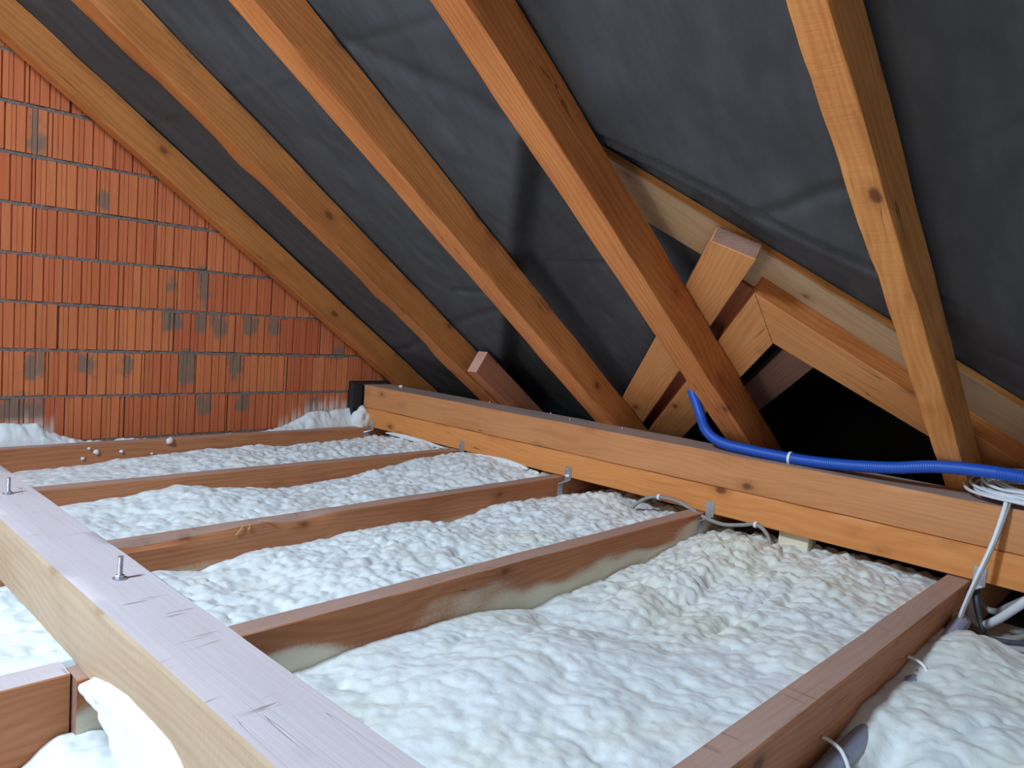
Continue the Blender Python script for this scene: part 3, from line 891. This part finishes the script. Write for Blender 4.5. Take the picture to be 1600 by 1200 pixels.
def blob(name, loc, r, seed=0, sq=(1, 1, 1), mat=None, sub=3):
    bm = bmesh.new()
    bmesh.ops.create_icosphere(bm, subdivisions=sub, radius=1.0)
    rr = random.Random(seed)
    ph = [rr.uniform(0, 6) for _ in range(6)]
    for v in bm.verts:
        c = v.co
        d = 1 + 0.22 * math.sin(c.x * 3 + ph[0]) * math.cos(c.y * 3.4 + ph[1]) + 0.16 * math.sin(c.z * 5 + ph[2]) * math.sin(c.x * 4.6 + ph[3]) + 0.10 * math.sin(c.y * 8 + ph[4])
        v.co = Vector((c.x * sq[0], c.y * sq[1], c.z * sq[2])) * d * r
    me = bpy.data.meshes.new(name); bm.to_mesh(me); bm.free()
    o = link(name, me, mat or M['foam'])
    o.location = loc
    return o


# foam beads squeezed out under the double beam
for k, (ya, yb, lab) in enumerate([(4.20, 3.60, 'white foam bead under the double beam between first and second joist'),
                                   (3.42, 2.86, 'white foam bead under the double beam between second and third joist')]):
    n = 40
    v, f = [], []
    for i in range(n + 1):
        t = i / n; y = ya + (yb - ya) * t
        prof = math.sin(math.pi * min(1, max(0, 0.03 + 0.94 * t))) ** 0.6 * (0.55 + (0.8 * t if k else 0.25))
        for j in range(10):
            a = 2 * math.pi * j / 10
            rz = 0.022 * prof * (1 + 0.25 * float(vnoise(np.array([t * 14.0]), np.array([j * 0.7]), 7 + k)[0]))
            v.append((3.222 + 0.012 * math.cos(a) - 0.001, y, -0.006 + 0.012 * (1 - t if not k else 0.7) * prof - 0.004 + rz * math.sin(a)))
    for i in range(n):
        for j in range(10):
            j2 = (j + 1) % 10
            f.append((i * 10 + j, i * 10 + j2, (i + 1) * 10 + j2, (i + 1) * 10 + j))
    f.append(tuple(range(10))[::-1]); f.append(tuple(n * 10 + j for j in range(10)))
    o = from_pd('foam_bead', v, f, M['foam'])
    tag(o, lab, 'insulation', 'foam beads under the double beam')
o = blob('foam_lump', (3.20, 2.80, -0.018), 0.022, 3, (1, 1.6, 1))
tag(o, 'round cream foam lump under the double beam by the third joist', 'foam lump')
o = blob('foam_fan', (3.195, 4.475, 0.045), 0.080, 4, (0.75, 0.85, 1.0))
tag(o, 'white foam fan splashed on the left end of the double beam', 'foam lump')

crumbs = [((1.816, 4.397, -0.006), 0.022, 'largest foam crumb, stuck to the first joist'),
          ((1.425, 4.400, -0.044), 0.015, 'double-lobed foam crumb on the first joist, left of the largest one'),
          ((1.555, 4.400, -0.050), 0.0105, 'foam crumb on the first joist halfway between two bigger crumbs'),
          ((1.390, 4.402, -0.022), 0.009, 'small foam crumb just above the double-lobed one'),
          ((1.360, 4.402, -0.075), 0.010, 'lowest foam crumb on the first joist'),
          ((2.02, 4.402, -0.060), 0.007, 'tiny foam crumb on first joist, right of the largest crumb'),
          ]
for k, (p, r, lab) in enumerate(crumbs):
    if k == 5: p = (1.72, 4.402, -0.075)
    o = blob('foam_crumb', p, r, 30 + k, (1, 0.7, 0.9), sub=2)
    if k == 5: lab = 'tiny foam crumb on the first joist below left of the largest'
    tag(o, lab, 'foam crumb', 'foam crumbs on the first joist')
for k, (p, r, lab) in enumerate([((3.40, 4.30, 0.303), 0.013, 'white crumb lying on the left end of the double beam'),
                                 ((3.219, 2.565, 0.012), 0.011, 'small white crumb on the face of the lower beam beside the third bracket')]):
    o = blob('foam_crumb', p, r, 60 + k, (1, 1.2, 0.9), sub=2)
    tag(o, lab, 'foam crumb')

# pale specks of straw on the third joist
for k, (a, b, lab) in enumerate([((1.352, 2.594, 0.006), (1.325, 2.5935, -0.030), 'straw wisp hanging over the edge of the third joist, left one'),
                                 ((1.375, 2.594, 0.004), (1.372, 2.5935, -0.018), 'short straw wisp between two longer ones on the third joist'),
                                 ((1.42, 2.606, 0.006), (1.475, 2.592, 0.001), 'straw wisp lying on the third joist, right one')]):
    mid = ((a[0] + b[0]) / 2 + 0.006, (a[1] + b[1]) / 2 - 0.001, (a[2] + b[2]) / 2 + 0.004)
    o = sweep('straw_wisp', [a, mid, b], 0.0018, M['straw'], sides=6, step=0.004)
    tag(o, lab, 'straw', 'straw wisps on the third joist')


# ------------------------------------------------------------------ post, felt, hardware
o = timber('short_post', (3.285, 1.320, -0.0015), (3.285, 1.320, -0.235), (-1, 0, 0), 0.135, 0.10, M['post'], seed=61)
tag(o, 'short foam-dusted post under the double beam', 'post')

v = [(3.150, 4.52, 0.02), (3.2305, 4.52, 0.02), (3.2305, 4.52, 0.300), (3.60, 4.52, 0.300), (3.60, 4.52, 0.306), (3.150, 4.52, 0.306)]
v2 = [(a, 4.566, c) for a, b, c in v]
bm = bmesh.new()
A = [bm.verts.new(p) for p in v]; B = [bm.verts.new(p) for p in v2]
bm.faces.new(A); bm.faces.new(B[::-1])
for i in range(6):
    j = (i + 1) % 6
    bm.faces.new((A[j], A[i], B[i], B[j]))
bmesh.ops.recalc_face_normals(bm, faces=bm.faces)
me = bpy.data.meshes.new('bitumen_felt'); bm.to_mesh(me); bm.free()
o = link('bitumen_felt', me, M['felt'], smooth=False)
tag(o, 'black felt packing between the brick wall and the end of the double beam', 'felt')


def box_part(name, lo, hi, mat, parent, bev=0.0012):
    bm = bmesh.new()
    bmesh.ops.create_cube(bm, size=1.0)
    for v in bm.verts:
        v.co = Vector([lo[i] + (hi[i] - lo[i]) * (v.co[i] + 0.5) for i in range(3)])
    if bev: bmesh.ops.bevel(bm, geom=bm.edges[:], offset=bev, segments=1, affect='EDGES')
    me = bpy.data.meshes.new(name); bm.to_mesh(me); bm.free()
    return link(name, me, mat, parent, smooth=False)


def disc_part(name, c, axis, r, h, mat, parent, sides=12, hexa=False):
    n = 6 if hexa else sides
    axis = Vector(axis).normalized()
    q = axis.to_track_quat('Z', 'Y')
    v, f = [], []
    for zz, rr in ((0, r), (h * 0.8, r), (h, r * 0.85)):
        for k in range(n):
            a = 2 * math.pi * k / n
            v.append(Vector(c) + q @ Vector((rr * math.cos(a), rr * math.sin(a), zz)))
    for i in range(2):
        for k in range(n):
            f.append((i * n + k, i * n + (k + 1) % n, (i + 1) * n + (k + 1) % n, (i + 1) * n + k))
    f.append(tuple(range(n))[::-1]); f.append(tuple(2 * n + k for k in range(n)))
    return from_pd(name, v, f, mat, parent, smooth=False)


brk = [(4.445, 'steel strap where the first joist meets the double beam, half buried in foam'),
       (3.500, 'steel strap at the second joist from the brick wall'),
       (2.635, 'steel strap at the third joist from the brick wall'),
       (1.768, 'steel strap at the fourth joist with the grey cable over it'),
       (0.660, 'steel strap at the nearest joist behind the hanging cord')]
for i, (y, lab) in enumerate(brk):
    t = empty('joist_strap', (3.227, y - 0.04, 0))
    tag(t, lab, 'bracket', 'steel straps tying joists to the double beam')
    ys = y - (JW / 2 if i != 4 else 0.041)
    yc = ys - 0.004
    # upper leaf nailed to the beam's face
    up = box_part('upper_leaf', (3.2235, yc - 0.046, -0.012), (3.2265, yc - 0.002, 0.062), M['steel'], t)
    tw = from_pd('twist', [(3.2235, yc - 0.040, -0.010), (3.2265, yc - 0.002, -0.010), (3.222, yc + 0.002, -0.034), (3.178, yc + 0.0015, -0.030),
                           (3.2235, yc - 0.040, -0.013), (3.2265, yc - 0.002, -0.013), (3.222, yc + 0.0005, -0.037), (3.178, yc + 0.0000, -0.033)],
                 [(0, 1, 2, 3), (7, 6, 5, 4), (0, 4, 5, 1), (1, 5, 6, 2), (2, 6, 7, 3), (3, 7, 4, 0)], M['steel'], t, smooth=False)
    low = box_part('lower_leaf', (3.180, yc + 0.001, -0.105), (3.222, yc + 0.0035, -0.030), M['steel'], t)
    for k, (dy, dz) in enumerate(((-0.014, 0.045), (-0.033, 0.030), (-0.018, 0.012))):
        disc_part('nail_head', (3.2236, yc + dy, dz), (-1, 0, 0), 0.0035, 0.0016, M['steel'], t, 10)

# threaded rods standing on the foreground beam
for k, (x, y, lab) in enumerate([(0.649, 1.822, 'threaded rod sticking up from the foreground beam, nearer the camera'),
                                 (0.640, 2.760, 'threaded rod on the foreground beam at the left picture edge')]):
    t = empty('threaded_rod', (x, y, 0.170))
    tag(t, lab, 'bolt', 'threaded rods in the foreground beam')
    disc_part('washer', (x, y, 0.1698), (0, 0, 1), 0.0165, 0.0025, M['steel'], t, 20)
    disc_part('nut', (x, y, 0.172), (0, 0, 1), 0.0105, 0.007, M['steel'], t, hexa=True)
    sweep('rod', [(x, y, 0.171), (x, y, 0.195), (x + 0.0008, y, 0.2225)], 0.0056, M['steel'], t, sides=12, step=0.00065,
          rfun=lambda s: 1.0 + 0.10 * math.sin(s * 2 * math.pi / 0.0026))
    disc_part('rod_end', (x + 0.0008, y, 0.2215), (0, 0, 1), 0.0068, 0.0016, M['steel'], t, 12)

# nail tips along the top of the double beam
for k, (x, y, h) in enumerate([(3.441, 3.43, 0.014), (3.46, 3.33, 0.016), (3.432, 2.903, 0.016), (3.376, 2.709, 0.010), (3.40, 2.36, 0.012)]):
    o = sweep('nail', [(x, y, 0.293), (x + 0.001, y, 0.293 + h / 2), (x + 0.003, y + 0.001, 0.294 + h)], 0.0026, M['steel'], sides=8, step=0.003)
    tag(o, ['nail tip on the double beam just left of the rafter foot', 'nail tip beside the reddish offcut on the double beam',
            'nail tip on the double beam between offcut and middle rafter', 'nail tip on the double beam left of the middle rafter foot',
            'nail tip on the double beam under the wide valley board'][k], 'nail', 'nails on top of the double beam')

# ------------------------------------------------------------------ cables and pipes
bl = empty('corrugated_conduit', (3.30, 1.3, 0.32))
tag(bl, 'bright blue corrugated conduit lying along the double beam', 'conduit')
path = [(3.52, 2.00, 0.60), (3.375, 1.885, 0.445), (3.325, 1.815, 0.375), (3.31, 1.73, 0.335), (3.30, 1.60, 0.324), (3.30, 1.36, 0.3215), (3.295, 1.17, 0.332),
        (3.272, 0.95, 0.362), (3.255, 0.76, 0.402), (3.25, 0.50, 0.414), (3.26, 0.20, 0.38), (3.28, -0.2, 0.335)]
path[0] = (3.40, 1.96, 0.56)
sweep('hose', path, 0.0245, M['blue'], bl, sides=20, step=0.0022,
      rfun=lambda s: 0.955 + 0.055 * (1 if (s / 0.0088) % 1.0 < 0.55 else -0.6))
# clip around it
v, f = [], []
yc0 = 1.372
for i in range(2):
    for k in range(24):
        a = 2 * math.pi * k / 24
        v.append((3.30 + 0.0275 * math.cos(a), yc0 + i * 0.011, 0.3215 + 0.0275 * math.sin(a)))
for k in range(24):
    k2 = (k + 1) % 24
    f.append((k, k2, 24 + k2, 24 + k))
o = from_pd('cable_clip', v, f, M['white_plastic'])
md = o.modifiers.new('t', 'SOLIDIFY'); md.thickness = 0.0025; md.offset = 0
tag(o, 'small white clip around the blue conduit', 'clip')

gc = sweep('grey_cable', [(3.17, 2.118, -0.15), (3.165, 2.112, -0.10), (3.185, 2.088, -0.035), (3.208, 2.03, 0.010), (3.213, 1.970, 0.024), (3.214, 1.88, 0.026), (3.211, 1.79, 0.006),
                           (3.207, 1.72, -0.016), (3.205, 1.62, -0.026), (3.210, 1.53, -0.008), (3.213, 1.465, 0.010), (3.205, 1.41, -0.014), (3.185, 1.375, -0.06), (3.170, 1.365, -0.12), (3.160, 1.375, -0.19)],
           0.0088, M['grey_cable'], sides=14)
tag(gc, 'grey cable looping along the bottom of the double beam', 'cable')
for k, (y, z, lab) in enumerate([(1.975, 0.024, 'white clip holding the grey cable, left of the fourth joist'), (1.465, 0.009, 'white clip holding the grey cable above the short post')]):
    v, f = [], []
    for i in range(2):
        for j in range(20):
            a = 2 * math.pi * j / 20
            v.append((3.2125 + 0.0115 * math.cos(a), y + (i - 0.5) * 0.014, z + 0.0125 * math.sin(a)))
    for j in range(20):
        j2 = (j + 1) % 20
        f.append((j, j2, 20 + j2, 20 + j))
    o = from_pd('cable_clip', v, f, M['white_plastic'])
    md = o.modifiers.new('t', 'SOLIDIFY'); md.thickness = 0.004; md.offset = 0
    tag(o, lab, 'clip', 'white clips on the grey cable')

# coil of white cable lying on the beam
coil_pts = []
cx_, cy_, cz_ = 3.40, 0.47, 0.318
rr = random.Random(4)
for turn in range(12):
    R0 = 0.205 + rr.uniform(-0.065, 0.035)
    ox, oy = rr.uniform(-0.018, 0.018), rr.uniform(-0.018, 0.018)
    for k in range(12):
        a = 2 * math.pi * k / 12
        x = cx_ + ox + R0 * 0.85 * math.cos(a); y = cy_ + oy + R0 * math.sin(a)
        z = cz_ + 0.0035 * turn + max(0, (x - 3.30)) * 0.20 + rr.uniform(-0.003, 0.004)
        coil_pts.append((x, y, z))
cc = sweep('cable_coil', coil_pts, 0.0062, M['white_cable'], sides=8, step=0.010)
tag(cc, 'coil of white cable lying on top of the double beam at right', 'cable')

cord = sweep('hanging_cable', [(3.30, 0.545, 0.325), (3.235, 0.540, 0.322), (3.205, 0.540, 0.285), (3.170, 0.555, 0.17), (3.11, 0.580, 0.04), (3.02, 0.588, -0.045), (2.93, 0.588, -0.105), (2.82, 0.583, -0.155)],
             0.0075, M['white_cable'], sides=10, flat=0.6)
tag(cord, 'taut white cable hanging from the coil down to the grey pipe', 'cable')
cord2 = sweep('hanging_cable', [(3.29, 0.528, 0.325), (3.232, 0.526, 0.320), (3.202, 0.528, 0.285), (3.165, 0.546, 0.17), (3.105, 0.573, 0.04), (3.012, 0.582, -0.045), (2.922, 0.580, -0.105), (2.81, 0.570, -0.155)],
              0.0045, M['grey_cable'], sides=8)
tag(cord2, 'thin greyer cable running down alongside the taut white one', 'cable')

pp = sweep('grey_pipe', [(3.02, 0.588, -0.095), (2.80, 0.585, -0.115), (2.55, 0.583, -0.138), (2.25, 0.581, -0.150), (1.95, 0.580, -0.157), (1.60, 0.580, -0.165), (1.25, 0.580, -0.17)],
           0.0270, M['pipe'], sides=20, step=0.03)
tag(pp, 'grey plastic pipe running along the side of the nearest joist', 'pipe')
for k, (x, z, lab) in enumerate([(2.50, -0.140, 'white pipe clip farther up the grey pipe'), (1.84, -0.158, 'white pipe clip at the bottom of the picture')]):
    pts = [(x, 0.617, z + 0.050), (x, 0.600, z + 0.050), (x - 0.004, 0.570, z + 0.040), (x - 0.01, 0.548, z + 0.012), (x - 0.012, 0.545, z - 0.015)]
    o = sweep('pipe_clip', pts, 0.0050, M['white_plastic'], sides=8, step=0.004)
    tag(o, lab, 'clip', 'white clips on the grey pipe')

# bundle of thick cables disappearing below the double beam
bund = [([(3.30, 0.640, -0.06), (3.25, 0.610, -0.13), (3.22, 0.565, -0.150), (3.20, 0.520, -0.115), (3.18, 0.470, -0.055), (3.16, 0.40, 0.03), (3.16, 0.30, 0.10)], 0.015, 'white_cable', 'thickest pale cable curling up below the double beam'),
        ([(3.34, 0.640, -0.03), (3.31, 0.590, -0.10), (3.30, 0.540, -0.110), (3.28, 0.49, -0.065), (3.26, 0.43, -0.01), (3.22, 0.34, 0.06)], 0.012, 'grey_cable', 'grey cable behind the thickest pale one'),
        ([(3.30, 0.625, -0.13), (3.24, 0.58, -0.185), (3.20, 0.52, -0.185), (3.17, 0.45, -0.150), (3.14, 0.38, -0.095), (3.12, 0.28, -0.02)], 0.012, 'grey_cable', 'lowest cable of the bundle under the double beam'),
        ([(3.26, 0.600, -0.02), (3.225, 0.590, -0.07), (3.21, 0.565, -0.14), (3.18, 0.53, -0.175), (3.16, 0.46, -0.165), (3.12, 0.36, -0.12), (3.10, 0.26, -0.05)], 0.010, 'dark_cable', 'black cable of the bundle under the double beam')]
for pts, r, mt, lab in bund:
    o = sweep('loose_cable', pts, r, M[mt], sides=12)
    tag(o, lab, 'cable', 'cable bundle under the double beam')
